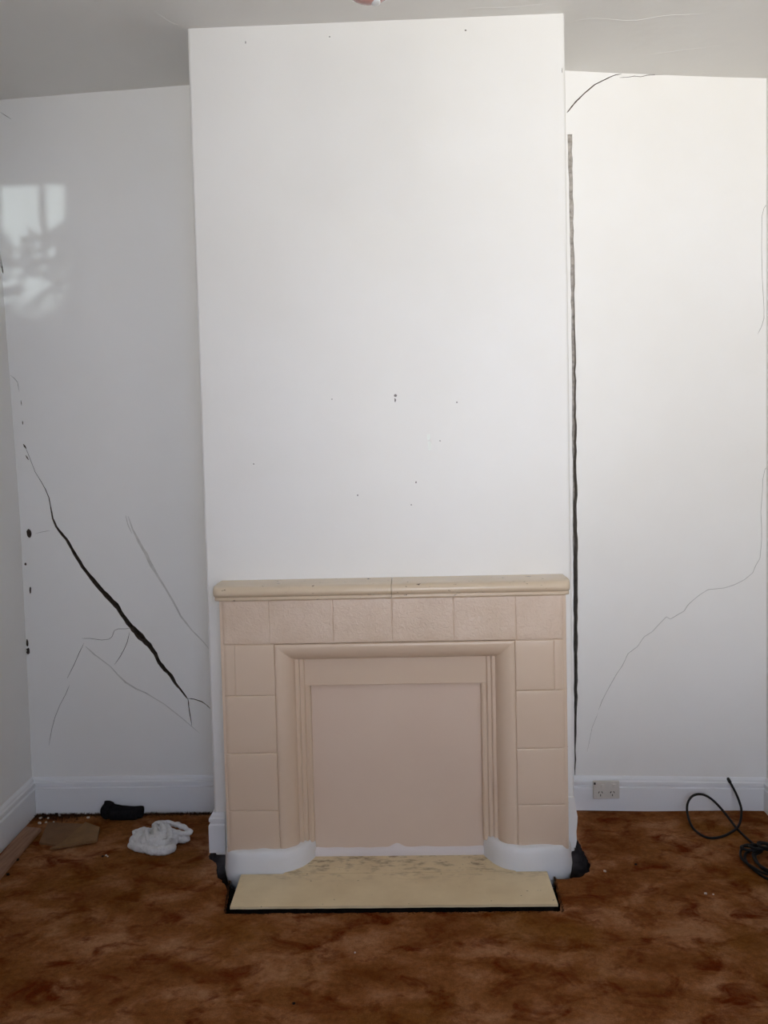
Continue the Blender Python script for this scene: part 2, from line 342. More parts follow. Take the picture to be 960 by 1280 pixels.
def simple(name, c, rough=0.6, spec=0.4, var=0.15, scale=30.0, bst=0.2, bd=0.003, metal=0.0):
    m, nt, p = newmat(name)
    v = coords(nt)
    n = noise_n(nt, v, scale, 4, 0.6)
    lo = tuple(x * (1 - var) for x in c); hi = tuple(min(1, x * (1 + var)) for x in c)
    nt.links.new(ramp(nt, [(0.3, lo), (0.7, hi)], n), p.inputs['Base Color'])
    p.inputs['Roughness'].default_value = rough
    p.inputs['Specular IOR Level'].default_value = spec
    p.inputs['Metallic'].default_value = metal
    if bst: bump(nt, p, n, bst, bd)
    return m
M_CRACK = simple('crack_inside', (0.13, 0.095, 0.07), 0.9, 0.1, 0.5, 60, 0.8, 0.02)
M_GAP = simple('gap_inside', (0.46, 0.42, 0.37), 0.9, 0.1, 0.3, 45, 0.8, 0.02)
M_SCAR = simple('old_filler', (0.60, 0.57, 0.52), 0.7, 0.2, 0.12, 25, 0.3, 0.004)
M_CHIP = simple('chip_dark', (0.25, 0.22, 0.20), 0.9, 0.1)
M_SUB = simple('subfloor_soot_shade', (0.012, 0.0095, 0.008), 0.95, 0.0, 0.5)  # soot plus the deep shade of the hole, both in the near-black colour
M_BLACK = simple('black_cloth', (0.012, 0.011, 0.012), 0.9, 0.05, 0.3, 80, 0.3, 0.002)
M_RUBBER = simple('black_rubber', (0.012, 0.011, 0.011), 0.6, 0.15, 0.2, 40, 0.05)
M_RAG = simple('white_cloth', (0.66, 0.64, 0.62), 0.9, 0.1, 0.06, 90, 0.5, 0.003)
M_BOARD = simple('brown_board', (0.20, 0.105, 0.042), 0.7, 0.2, 0.18, 14, 0.1)
M_BOARD2 = simple('brown_board_dark', (0.17, 0.085, 0.036), 0.7, 0.2, 0.18, 14, 0.1)
M_FRAY = simple('frayed_backing', (0.055, 0.026, 0.014), 0.95, 0.0)
M_PLASTIC = simple('socket_plastic', (0.60, 0.555, 0.485), 0.4, 0.5, 0.05, 30, 0.03)
M_SLOT = simple('socket_slot', (0.05, 0.04, 0.035), 0.8, 0.2)
M_CRUMB = simple('plaster_crumb', (0.62, 0.52, 0.42), 0.9, 0.1)
M_DARKCRUMB = simple('dark_crumb', (0.02, 0.014, 0.01), 0.9, 0.1)
M_WHITE = simple('white_plastic', (0.75, 0.75, 0.73), 0.4, 0.5, 0.04, 30, 0.02)
M_LEAF = simple('leaf_green', (0.05, 0.12, 0.03), 0.6, 0.3, 0.3, 12, 0.1)
M_STEM = simple('bark', (0.10, 0.07, 0.045), 0.9, 0.1, 0.3, 25, 0.3)
M_COPPER = simple('pink_glaze', (0.62, 0.30, 0.25), 0.10, 0.6, 0.06, 6, 0.0)

def highlight_mat():
    m, nt, p = newmat('highlight_white')  # plain white that paints a highlight on the pendant globe
    p.inputs['Base Color'].default_value = (0.9, 0.9, 0.88, 1)
    p.inputs['Roughness'].default_value = 0.08
    return m
M_HIGHLIGHT = highlight_mat()

def plank_mat():
    m, nt, p = newmat('plank_timber')
    v = coords(nt, (1, 0.10, 1))
    col = ramp(nt, [(0.3, (0.20, 0.095, 0.05)), (0.7, (0.33, 0.175, 0.10))], noise_n(nt, v, 60, 5, 0.6))
    nt.links.new(col, p.inputs['Base Color'])
    p.inputs['Roughness'].default_value = 0.75
    return m
M_PLANK = plank_mat()

def glass_mat():
    m, nt, p = newmat('window_glass')
    p.inputs['Base Color'].default_value = (0.97, 0.99, 0.98, 1)
    p.inputs['Roughness'].default_value = 0.0
    tr = nt.nodes.new('ShaderNodeBsdfTransparent')
    ms = nt.nodes.new('ShaderNodeMixShader')
    fr = node(nt, 'ShaderNodeFresnel', IOR=1.45)
    nt.links.new(fr.outputs[0], ms.inputs[0])
    gl = node(nt, 'ShaderNodeBsdfGlossy', Roughness=0.02)
    nt.links.new(tr.outputs[0], ms.inputs[1]); nt.links.new(gl.outputs[0], ms.inputs[2])
    nt.links.new(ms.outputs[0], nt.nodes['Material Output'].inputs[0])
    return m
M_GLASS = glass_mat()

# ------------------------------------------------------------------ walls with real cracks cut into them
def ribbon(pl):
    """outline of a crack: polyline of (x, z, width) -> closed polygon with ragged sides"""
    L, R = [], []
    fine = []
    for i in range(len(pl) - 1):
        a, b = pl[i], pl[i+1]
        n = 2
        for k in range(n):
            t = k / n
            fine.append([a[j] + (b[j] - a[j]) * t for j in range(3)])
    fine.append(list(pl[-1]))
    for i, (x, z, w) in enumerate(fine):
        a, b = fine[max(i-1, 0)], fine[min(i+1, len(fine)-1)]
        dx, dz = b[0]-a[0], b[1]-a[1]
        l = math.hypot(dx, dz) or 1e-6
        nx, nz = -dz/l, dx/l
        taper = 0.25 if i in (0, len(fine)-1) else 1.0
        h = w * 0.5 * taper
        j1 = h * (1 + random.uniform(-0.22, 0.22)); j2 = h * (1 + random.uniform(-0.22, 0.22))
        L.append((x + nx*j1, z + nz*j1)); R.append((x - nx*j2, z - nz*j2))
    return L + R[::-1]

def oval(x, z, a, b, n=10, jit=0.2):
    return [(x + a*math.cos(2*math.pi*k/n)*(1+random.uniform(-jit, jit)), z + b*math.sin(2*math.pi*k/n)*(1+random.uniform(-jit, jit))) for k in range(n)]

def winding(x, z, poly):
    w = 0
    n = len(poly)
    for i in range(n):
        x0, z0 = poly[i]; x1, z1 = poly[(i+1) % n]
        c = (x1-x0)*(z-z0) - (x-x0)*(z1-z0)
        if z0 <= z < z1 and c > 0: w += 1
        elif z1 <= z < z0 and c < 0: w -= 1
    return w != 0

def cut_wall(name, outline, y, cuts, mats, extra=None):
    """flat wall in the plane Y=y; cuts = [(polygon, depth or fn(x,z), material index)]"""
    V, F = [], []
    def add(poly):
        s = len(V)
        V.extend(Vector(p) for p in poly)
        F.append(list(range(s, s + len(poly))))
    add(outline)
    for poly, _, _ in cuts: add(poly)
    vo, eo, fo, ov, oe, of = delaunay_2d_cdt(V, [], F, 1, 1e-6)
    verts, faces, midx = [], [], []
    top, deep = {}, {}
    def T(i):
        if i not in top:
            top[i] = len(verts); verts.append((vo[i].x, y, vo[i].y))
        return top[i]
    info = []
    bbs = [(min(p[0] for p in c[0]), max(p[0] for p in c[0]), min(p[1] for p in c[0]), max(p[1] for p in c[0])) for c in cuts]
    for f in fo:
        cx = sum(vo[i].x for i in f) / 3; cz = sum(vo[i].y for i in f) / 3
        best = None
        for s, d in enumerate(cuts):
            bb = bbs[s]
            if bb[0] <= cx <= bb[1] and bb[2] <= cz <= bb[3] and winding(cx, cz, d[0]):
                dep = d[1] if not callable(d[1]) else 1.0
                if best is None or dep > best[0]: best = (dep, s)
        info.append(best[1] if best else None)
    edge = {}
    for fi, f in enumerate(fo):
        for k in range(len(f)):
            edge.setdefault(tuple(sorted((f[k], f[(k+1) % len(f)]))), []).append(fi)
    def Dp(i, c):
        d = cuts[c][1]
        return d(vo[i].x, vo[i].y) if callable(d) else d
    def B(i, c):
        if (i, c) not in deep:
            deep[(i, c)] = len(verts); verts.append((vo[i].x, y + Dp(i, c), vo[i].y))
        return deep[(i, c)]
    for fi, f in enumerate(fo):
        c = info[fi]
        if c is None:
            faces.append([T(i) for i in f]); midx.append(0)
        else:
            faces.append([B(i, c) for i in f]); midx.append(cuts[c][2])
            for k in range(len(f)):
                a, b = f[k], f[(k+1) % len(f)]
                fs = edge[tuple(sorted((a, b)))]
                oth = [x for x in fs if x != fi]
                oc = info[oth[0]] if oth else None
                if oc is None:
                    faces.append([T(a), T(b), B(b, c), B(a, c)]); midx.append(cuts[c][2])
                elif oc != c and Dp(a, c) > Dp(a, oc):
                    faces.append([B(a, oc), B(b, oc), B(b, c), B(a, c)]); midx.append(cuts[c][2])
    if extra: extra(verts, faces, midx)
    return mesh_obj(name, verts, faces, mats, None, midx)

cuts = []
for dep, pl in LEFT_CRACKS:
    cuts.append((ribbon(pl), dep, 1 if dep > 0.0028 else 2))
for x, z, a, b in LEFT_HOLES:
    cuts.append((oval(x, z, a, b), 0.03 if b > 0.008 else 0.008, 1))
ceil_pts = [(-0.78, 3.24), (-1.3, 3.23), (-1.84, 3.21)]
wbl = cut_wall('wall_back_left', [(-1.84, -0.06), (-0.78, -0.06)] + ceil_pts, YW, cuts, [M_WALL, M_CRACK, M_SCAR])
structure(wbl, 'cracked white painted wall of the recess left of the chimney breast')

cuts = []
for dep, pl in RIGHT_CRACKS:
    cuts.append((ribbon(pl), dep, 1))
gap_poly = [(a, z) for a, b, z in GAP] + [(b, z) for a, b, z in reversed(GAP)]
gap_z0, gap_z1 = GAP[-1][2], GAP[0][2]
cuts.append((gap_poly, lambda x, z: 0.006 + 0.20 * max(0.0, (gap_z1 - z) / (gap_z1 - gap_z0)) ** 2.0, 2))
wbr = cut_wall('wall_back_right', [(0.60, -0.06), (1.62, -0.06), (1.62, 3.20), (0.60, 3.24)], YW, cuts, [M_WALL, M_CRACK, M_GAP])
structure(wbr, 'white painted wall of the recess right of the chimney breast')

# chimney breast: front with chips, rounded arrises, returns (the right one runs out to the open gap)
BZ0, BZ1 = 0.012, 3.24
r = 0.012
cuts = [(oval(x, z, a, b, 8, 0.3), 0.004, 1) for x, z, a, b in BREAST_CHIPS]
cuts += [(q, 0.0015, 2) for q in BREAST_FLAKES]
cuts.append((ribbon(BREAST_SCRATCH[1]), 0.0008, 0))
def breast_extra(verts, faces, midx):
    def strip(pl):
        s = len(verts)
        for x, y in pl:
            verts.append((x, y, BZ0)); verts.append((x, y, BZ1))
        for i in range(len(pl) - 1):
            faces.append([s+2*i, s+2*i+1, s+2*i+3, s+2*i+2]); midx.append(0)
    arcL = [(XL0 + r - r*math.sin(a*math.pi/16), YB + r - r*math.cos(a*math.pi/16)) for a in range(9)] + [(XL0, YW + 0.02)]
    arcR = [(XR0 - r + r*math.sin(a*math.pi/16), YB + r - r*math.cos(a*math.pi/16)) for a in range(9)] + [(0.704, YW + 0.005)]
    strip(arcL); strip(arcR[::-1])
br = cut_wall('wall_chimney_breast', [(XL0 + r, BZ0), (XR0 - r, BZ0), (XR0 - r, BZ1), (XL0 + r, BZ1)], YB, cuts, [M_BREAST, M_CHIP, M_PLASTER], breast_extra)
structure(br, 'white painted chimney breast above the cream fireplace')

# left wall (out of plumb), right wall
def grid_obj(name, nu, nv, fn, mat, smooth=True):
    verts = [fn(i / nu, j / nv) for j in range(nv + 1) for i in range(nu + 1)]
    faces = [(j*(nu+1)+i, j*(nu+1)+i+1, (j+1)*(nu+1)+i+1, (j+1)*(nu+1)+i) for j in range(nv) for i in range(nu)]
    return mesh_obj(name, verts, faces, mat, None, None, smooth)
def lw(u, v):
    y = YF + (YW + 0.01 - YF) * u; z = -0.06 + 3.30 * v
    return (left_x(y, z), y, z)
structure(grid_obj('wall_left', 12, 24, lw, M_WALL), 'white painted side wall meeting the cracked recess')
structure(grid_obj('wall_right', 1, 1, lambda u, v: (XWR, YF + (YW + 0.01 - YF) * u, -0.06 + 3.30 * v), M_WALL), 'white painted side wall beside the coiled black cable')

# ceiling
def cl(u, v):
    x = -1.9 + 3.6 * u; y = YF - 0.05 + (YW + 0.10 - YF) * v
    return (x, y, ceil_z(x, y) + 0.0016 * noise.noise(Vector((x*3, y*3, 0))))
CEILING = structure(grid_obj('ceiling', 72, 80, cl, M_CEIL), 'grey white painted plaster ceiling')

for pl in CEIL_RIDGES:
    v, f = tube_data([(x, y, ceil_z(x, y) + .0003) for x, y in pl], lambda t: 0.0012 * (0.25 + math.sin(math.pi * t)), 6, 6)
    mesh_obj('paint_ridge', v, f, M_CEIL, CEILING, None, True)

# wall behind the camera, with the window that lights the room
WX0, WX1, WZ0, WZ1 = -0.30, 1.30, 1.00, 2.785
bm = bmesh.new()
for x0, x1, z0, z1 in ((-1.9, WX0, -0.06, 3.26), (WX1, 1.7, -0.06, 3.26), (WX0, WX1, -0.06, WZ0), (WX0, WX1, WZ1, 3.26)):
    bm_box(bm, x0, x1, YF - 0.12, YF, z0, z1)
structure(from_bm('wall_front', bm, M_WALL), 'white painted wall with the window, opposite the fireplace')
win = empty('window_1', (0.5, YF - 0.06, WZ0)); structure(win, 'white timber window with small upper panes, opposite the fireplace')
bm = bmesh.new()
for x0, x1, z0, z1 in ((WX0, WX0+.03, WZ0, WZ1), (WX1-.008, WX1, WZ0, WZ1), (WX0, WX1, WZ0, WZ0+.04), (WX0, WX1, WZ1-.008, WZ1)):
    bm_box(bm, x0, x1, YF - 0.10, YF - 0.02, z0, z1)
f = from_bm('window_frame', bm, M_TRIM); f.parent = win; f.matrix_parent_inverse = win.matrix_world.inverted()
win_loc = Vector((0.5, YF - 0.06, WZ0))
f.matrix_parent_inverse = Matrix.Translation(-win_loc)
for k in range(1, 9):
    x = WX1 - 0.117 - (k - 1) * 0.170
    g = box('glazing_bar', x - .009, x + .009, YF - .07, YF - .05, 2.50, WZ1, M_TRIM, win); g.matrix_parent_inverse = Matrix.Translation(-win_loc)
for x in (0.233, 0.767):
    g = box('mullion', x - .02, x + .02, YF - .08, YF - .04, WZ0, 2.50, M_TRIM, win); g.matrix_parent_inverse = Matrix.Translation(-win_loc)
g = box('transom', WX0, WX1, YF - .08, YF - .04, 2.475, 2.51, M_TRIM, win); g.matrix_parent_inverse = Matrix.Translation(-win_loc)
g = box('pane', WX0, WX1, YF - .062, YF - .058, WZ0, WZ1, M_GLASS, win); g.matrix_parent_inverse = Matrix.Translation(-win_loc)
g = box('window_sill', WX0 - .05, WX1 + .05, YF - .10, YF + .05, WZ0 - .03, WZ0 + .004, M_TRIM, win); g.matrix_parent_inverse = Matrix.Translation(-win_loc)

# ------------------------------------------------------------------ floor: carpet cut away around the fireplace, sooty boards with painted-in shade below
random.seed(11)
hole = [(-0.668, 2.7895), (0.494, 2.7905), (0.503, 2.95), (0.508, 3.016), (0.555, 3.012), (0.605, 3.026), (0.648, 3.07), (0.668, 3.14), (0.664, 3.24),
        (0.66, 3.40), (-0.80, 3.40), (-0.828, 3.30), (-0.836, 3.240), (-0.820, 3.205), (-0.785, 3.165), (-0.772, 3.11), (-0.752, 3.045), (-0.714, 3.000), (-0.686, 2.94)]
fine = []
for i in range(len(hole)):
    a, b = hole[i], hole[(i+1) % len(hole)]
    n = max(1, int(math.hypot(b[0]-a[0], b[1]-a[1]) / 0.012))
    for k in range(n):
        t = k / n
        fine.append((a[0]+(b[0]-a[0])*t + random.uniform(-.0032, .0032), a[1]+(b[1]-a[1])*t + random.uniform(-.0032, .0032)))
V = [Vector(p) for p in [(-1.9, YF), (1.7, YF), (1.7, YW + 0.01), (-1.9, YW + 0.01)]]
F = [[0, 1, 2, 3]]
s = len(V); V += [Vector(p) for p in fine]; F.append(list(range(s, s + len(fine))))
for j in range(1, 60):
    for i in range(1, 50):
        x, y = -1.9 + 3.6*i/50, YF + 4.96*j/60
        if -0.86 < x < 0.69 and 2.74 < y < 3.45: continue
        V.append(Vector((x, y)))
vo, eo, fo, ov, oe, of = delaunay_2d_cdt(V, [], F, 1, 1e-6)
verts = [(v.x, v.y, floor_z(v.x, v.y) + 0.0025 * noise.noise(Vector((v.x*6, v.y*6, 1)))) for v in vo]
faces = [f for f, src in zip(fo, of) if 1 not in src]
cnt = {}
for f in faces:
    for k in range(3):
        e = (f[k], f[(k+1) % 3]); cnt[tuple(sorted(e))] = cnt.get(tuple(sorted(e)), 0) + 1
low, deep_ = {}, {}
side, soot_shade = [], []
for f in faces:
    for k in range(3):
        a, b = f[k], f[(k+1) % 3]
        if cnt[tuple(sorted((a, b)))] == 1:
            for q in (a, b):
                if q not in low:
                    low[q] = len(verts); verts.append((verts[q][0], verts[q][1], verts[q][2] - 0.010))
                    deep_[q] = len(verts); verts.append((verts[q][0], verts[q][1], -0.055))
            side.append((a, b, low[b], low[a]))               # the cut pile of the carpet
            soot_shade.append((low[a], low[b], deep_[b], deep_[a]))  # the sooty boards it lies on, hole shade put into their colour
me = mesh_obj('floor', verts, [tuple(f) for f in faces] + side + soot_shade, [M_CARPET, M_SUB], None, [0]*(len(faces) + len(side)) + [1]*len(soot_shade))
structure(me, 'rust brown marbled carpet floor, worn and littered')
box('subfloor', -1.9, 1.7, YF, YW + 0.05, -0.085, -0.055, M_SUB, me)

def fray(name, segs, n, h, mat, seed):
    rnd = random.Random(seed); verts, faces = [], []
    for _ in range(n):
        (x0, y0), (x1, y1), wob = rnd.choice(segs)
        t = rnd.random()
        x = x0 + (x1-x0)*t; y = y0 + (y1-y0)*t - abs(rnd.gauss(0, wob))
        z = floor_z(x, y) - .002; a = rnd.uniform(0, 6.28); w = rnd.uniform(.0012, .003); hh = rnd.uniform(.4, 1)*h
        k = len(verts)
        verts += [(x + w*math.cos(a), y + w*math.sin(a), z), (x - w*math.cos(a), y - w*math.sin(a), z), (x + rnd.gauss(0, hh*.6), y + rnd.gauss(0, hh*.6), z + hh)]
        faces.append((k, k+1, k+2))
    o = mesh_obj(name, verts, faces, mat, me); o['kind'] = 'stuff'
    return o
fray('frayed_carpet_edge', [((-1.715, 3.640), (-0.83, 3.640), .012)] * 3 + [((-1.71, 3.64), (-1.50, 3.635), .03)], 2600, .016, M_FRAY, 4)
fray('frayed_hearth_edge', [((-0.670, 2.786), (0.496, 2.786), .002), ((-0.668, 2.79), (-0.70, 3.02), .002), ((0.498, 2.79), (0.51, 3.03), .002)], 900, .008, M_FRAY, 6)
# ------------------------------------------------------------------ skirtings
def skirting(name, path, height, mat, zfun=None, thick=0.018, z0=0.0, close_ends=True, label=None, parent=None):
    """profile swept along a plan path; the room side is to the right of the path direction"""
    prof = [(0, 0), (thick, 0), (thick, height-0.052), (thick*0.97, height-0.048), (thick*0.62, height-0.045), (thick*0.62, height-0.038),
            (thick*0.92, height-0.034), (thick*0.92, height-0.022), (thick*0.55, height-0.018), (thick*0.5, height-0.010), (thick*0.30, height-0.003), (0, height)]
    P = [Vector((p[0], p[1], 0)) for p in path]
    verts, faces = [], []
    n = len(P); m = len(prof)
    for i in range(n):
        d1 = (P[i] - P[max(i-1, 0)]); d2 = (P[min(i+1, n-1)] - P[i])
        if d1.length < 1e-9: d1 = d2
        if d2.length < 1e-9: d2 = d1
        n1 = Vector((d1.y, -d1.x, 0)).normalized(); n2 = Vector((d2.y, -d2.x, 0)).normalized()
        b = (n1 + n2).normalized(); b = b / max(0.3, b.dot(n1))
        for s, h in prof:
            z = z0 + (zfun(P[i].x, P[i].y) if zfun else 0)
            verts.append((P[i].x + b.x*s, P[i].y + b.y*s, z + h))
    for i in range(n - 1):
        for k in range(m):
            k2 = (k + 1) % m
            faces.append((i*m+k, (i+1)*m+k, (i+1)*m+k2, i*m+k2))
    if close_ends:
        faces.append(tuple(range(m))); faces.append(tuple(reversed(range((n-1)*m, n*m))))
    o = mesh_obj(name, verts, faces, mat, parent)
    if not parent: structure(o, label)
    return o
skirting('baseboard_back_left', [(left_x(YW, .1) , YW), (-1.3, YW), (XL0, YW)], 0.172, M_TRIM, None, 0.02, -0.004, label='white moulded skirting board under the long dark crack')
skirting('baseboard_back_right', [(0.70, YW), (1.1, YW), (XWR, YW)], 0.152, M_TRIM, floor_z, 0.02, -0.006, label='white moulded skirting board carrying the power socket')
skirting('baseboard_left', [(left_x(YF, 0), YF), (left_x(YW, 0), YW)], 0.172, M_TRIM, None, 0.02, -0.004, label='white moulded skirting board beside the timber plank')
skirting('baseboard_right', [(XWR, YW), (XWR, YF)], 0.152, M_TRIM, floor_z, 0.02, -0.006, label='white moulded skirting board beside the coiled black cable')
skirting('baseboard_breast_left', [(XL0, YW - 0.02), (XL0, YB), (-0.752, YB)], 0.158, M_TRIM, None, 0.019, 0.028, label='short end of white skirting board wrapping the chimney breast beside the fireplace')
def ragged_piece():
    pts = [(0.590, .03), (0.606, .010), (0.613, .034), (0.622, .030), (0.628, .060), (0.627, .095), (0.631, .135), (0.632, .155), (0.628, .178), (0.624, .205), (0.621, .23), (0.590, .23)]
    verts = [(x, YB - 0.012, z) for x, z in pts] + [(x, YB + 0.012, z) for x, z in pts]
    n = len(pts)
    faces = [tuple(range(n)), tuple(reversed(range(n, 2*n)))] + [(i, i+n, (i+1) % n + n, (i+1) % n) for i in range(n)]
    return mesh_obj('baseboard_breast_right', verts, faces, M_BREAST)
structure(ragged_piece(), 'broken white stub of skirting on the chimney breast beside the open gap')

# ------------------------------------------------------------------ fireplace surround
FP = empty('fireplace', (-0.07, YB, 0.0))
FPI = Matrix.Translation(-Vector(FP.location))
tag(FP, 'cream painted tiled fireplace surround with closed opening', 'fireplace')
def part(o, parent=FP):
    o.parent = parent
    o.matrix_parent_inverse = FPI if parent is FP else Matrix.Identity(4)
    return o
YS = 3.070
SX0, SX1 = -0.722, 0.579
OX0, OX1 = -0.515, 0.384     # outer edge of the opening's moulding
TZ = 0.880                   # its top
MZ = 1.046                   # under the mantel
# core behind the tiles
bm = bmesh.new()
bm_box(bm, SX0 + .006, OX0 - .002, YS + .0045, YB + .004, 0.085, MZ)
bm_box(bm, OX1 + .002, SX1 - .006, YS + .0045, YB + .004, 0.085, MZ)
bm_box(bm, OX0 - .002, OX1 + .002, YS + .0045, YB + .004, TZ + .002, MZ)
part(from_bm('core', bm, M_CREAM))

def tile(x0, x1, z0, z1, mat, round_l=False, round_r=False, seed=0):
    g = 0.0007
    x0 += g; x1 -= g; z0 += g; z1 -= g
    e = 0.005; R = 0.030
    def marks(a, b, rl, rr):
        s = {a, b}
        for t in (0.15, 0.45, 1.0):
            s.add(a + e*t); s.add(b - e*t)
        if rl: s |= {a + R*t for t in (0.03, .08, .15, .25, .4, .6, .8, 1.0)}
        if rr: s |= {b - R*t for t in (0.03, .08, .15, .25, .4, .6, .8, 1.0)}
        n = 6
        for k in range(1, n): s.add(a + (b-a)*k/n)
        return sorted(s)
    X, Z = marks(x0, x1, round_l, round_r), marks(z0, z1, False, False)
    tilt = random.Random(seed).uniform(-.0008, .0008); off = random.Random(seed+50).uniform(-.0006, .0008)
    def edge(d):
        return 0.0 if d >= e else (e - math.sqrt(max(0, e*e - (e-d)**2))) * 0.5
    def yy(x, z):
        y = YS + off + tilt * ((z - z0)/(z1 - z0) - .5)
        dx = min(x - x0 if not round_l else 9, x1 - x if not round_r else 9)
        y += max(edge(dx) * 0.5, edge(z - z0), edge(z1 - z))
        if round_l and x - x0 < R: y += R - math.sqrt(max(0, R*R - (R - (x-x0))**2))
        if round_r and x1 - x < R: y += R - math.sqrt(max(0, R*R - (R - (x1-x))**2))
        y += 0.0010 * noise.noise(Vector((x*14, z*14, seed)))
        return y
    verts = [(x, yy(x, z), z) for z in Z for x in X]
    nx, nz = len(X), len(Z)
    faces = [(j*nx+i, j*nx+i+1, (j+1)*nx+i+1, (j+1)*nx+i) for j in range(nz-1) for i in range(nx-1)]
    loop = [i for i in range(nx)] + [j*nx + nx-1 for j in range(1, nz)] + [(nz-1)*nx + i for i in range(nx-2, -1, -1)] + [j*nx for j in range(nz-2, 0, -1)]
    s = len(verts)
    for q in loop: verts.append((verts[q][0], (YB + .002) if (round_l and q % nx == 0) or (round_r and q % nx == nx-1) else YS + 0.016, verts[q][2]))
    n = len(loop)
    faces += [(loop[(k+1) % n], loop[k], s+k, s+(k+1) % n) for k in range(n)]
    return part(mesh_obj('tile', verts, faces, mat, None, None, True))
TX = [SX0, -0.531, -0.292, -0.071, 0.158, 0.388, SX1]
for i in range(6):
    tile(TX[i], TX[i+1], TZ, MZ, M_TILE_ROUGH, i == 0, i == 5, i)
LZ = [TZ - .001, 0.686, 0.466, 0.245, 0.085]
RZ = [TZ - .001, 0.690, 0.470, 0.256, 0.085]
for k in range(4):
    if k == 0:
        tile(SX0, -0.664, LZ[1], LZ[0], M_CREAM, True, False, 20); tile(-0.664, OX0, LZ[1], LZ[0], M_CREAM, False, False, 21)
        tile(OX1, 0.527, RZ[1], RZ[0], M_CREAM, False, False, 22); tile(0.527, SX1, RZ[1], RZ[0], M_CREAM, False, True, 23)
    else:
        tile(SX0, OX0, LZ[k+1], LZ[k], M_CREAM, True, False, 30 + k)
        tile(OX1, SX1, RZ[k+1], RZ[k], M_CREAM, False, True, 40 + k)

# moulding round the opening, mitred at the two top corners
prof = [(0.0, YS + .012), (0.0, YS + .003), (0.004, YS + .001), (0.012, YS + .001), (0.022, YS + .003), (0.034, YS + .008), (0.045, YS + .016), (0.055, YS + .027),
        (0.063, YS + .040), (0.068, YS + .054), (0.070, YS + .066), (0.072, YS + .130)]
def sweep_u(name, prof, x0, x1, zt, zb, mat, smooth=True):
    verts, faces = [], []
    m = len(prof)
    rings = [lambda s, y: (x0 + s, y, zb), lambda s, y: (x0 + s, y, zt - s), lambda s, y: (x1 - s, y, zt - s), lambda s, y: (x1 - s, y, zb)]
    # doubled rings keep the mitres crisp
    for a, b in ((0, 1), (1, 2), (2, 3)):
        base = len(verts)
        for R_ in (rings[a], rings[b]):
            for s, y in prof: verts.append(R_(s, y))
        for k in range(m - 1):
            faces.append((base+k, base+k+1, base+m+k+1, base+m+k))
    return part(mesh_obj(name, verts, faces, mat, None, None, smooth))
sweep_u('moulding', prof, OX0, OX1, TZ - .0015, 0.085, M_CREAM)
# stepped reveal inside the roll, on each side
for sgn, xo in ((1, OX0), (-1, OX1)):
    pl = [(0.064, YS + .048), (0.066, YS + .060), (0.080, YS + .060), (0.083, YS + .063), (0.085, YS + .074), (0.097, YS + .074), (0.100, YS + .077),
          (0.102, YS + .086), (0.113, YS + .084), (0.119, YS + .087), (0.122, YS + .094), (0.1225, YS + .139)]
    verts, faces = [], []
    for s_, y in pl:
        for z in (0.085, 0.815): verts.append((xo + sgn*s_, y, z))
    for k in range(len(pl) - 1): faces.append((2*k, 2*k+1, 2*k+3, 2*k+2))
    part(mesh_obj('jamb', verts, faces, M_CREAM))
# lintel band under the roll and the sheet closing the opening
part(box('lintel', OX0 + .100, OX1 - .100, YS + .084, YB + .002, 0.699, 0.84, M_CREAM, None, 0.003))
pn = bmesh.new(); bm_box(pn, OX0 + .115, OX1 - .115, YS + .112, YB + .004, -0.02, 0.72)
part(from_bm('infill_panel', pn, M_PANEL))

# mantel shelf in two glazed lengths
def mantel(x0, x1, rl, rr):
    pr = [(YB + .002, MZ), (YS + .004, MZ), (YS - .010, MZ + .001), (YS - .015, MZ + .004), (YS - .016, MZ + .009), (YS - .013, MZ + .013), (YS - .012, MZ + .016), (YS - .022, MZ + .017),
          (YS - .034, MZ + .021), (YS - .041, MZ + .028), (YS - .043, MZ + .037), (YS - .040, MZ + .046), (YS - .032, MZ + .053), (YS - .020, MZ + .056), (YS + .02, MZ + .058), (YB + .002, MZ + .060)]
    m = len(pr)
    secs = []
    R = 0.034
    xs = [x0, x1]
    if rl: xs = [x0 + R*(1 - math.cos(a*math.pi/16)) for a in range(8)] + [x0 + R] + [x1]
    if rr: xs = [x0] + [x1 - R] + [x1 - R*(1 - math.cos(a*math.pi/16)) for a in range(7, -1, -1)]
    verts, faces = [], []
    for x in xs:
        d = 9
        if rl: d = x - x0
        if rr: d = x1 - x
        pull = 0.0
        if d < R: pull = (R - math.sqrt(max(0, R*R - (R-d)**2)))
        for y, z in pr:
            sc = max(0.0, min(1.0, (YS + .03 - y) / 0.07))
            verts.append((x, min(YB + .002, y + pull * 1.0 * (0.4 + .6*sc)), z + 0.0))
    n = len(xs)
    for i in range(n - 1):
        for k in range(m - 1):
            faces.append((i*m+k, (i+1)*m+k, (i+1)*m+k+1, i*m+k+1))
    k0 = len(verts); verts += verts[:m] + verts[(n-1)*m:n*m]
    faces.append(tuple(range(k0, k0+m))); faces.append(tuple(reversed(range(k0+m, k0+2*m))))
    o = part(mesh_obj('mantel_shelf', verts, faces, M_MANTEL, None, None, True))
    for p in o.data.polygons[-2:]: p.use_smooth = False
    return o
mantel(SX0 - .012, -0.0705, True, False)
mantel(-0.0690, SX1 + .008, False, True)

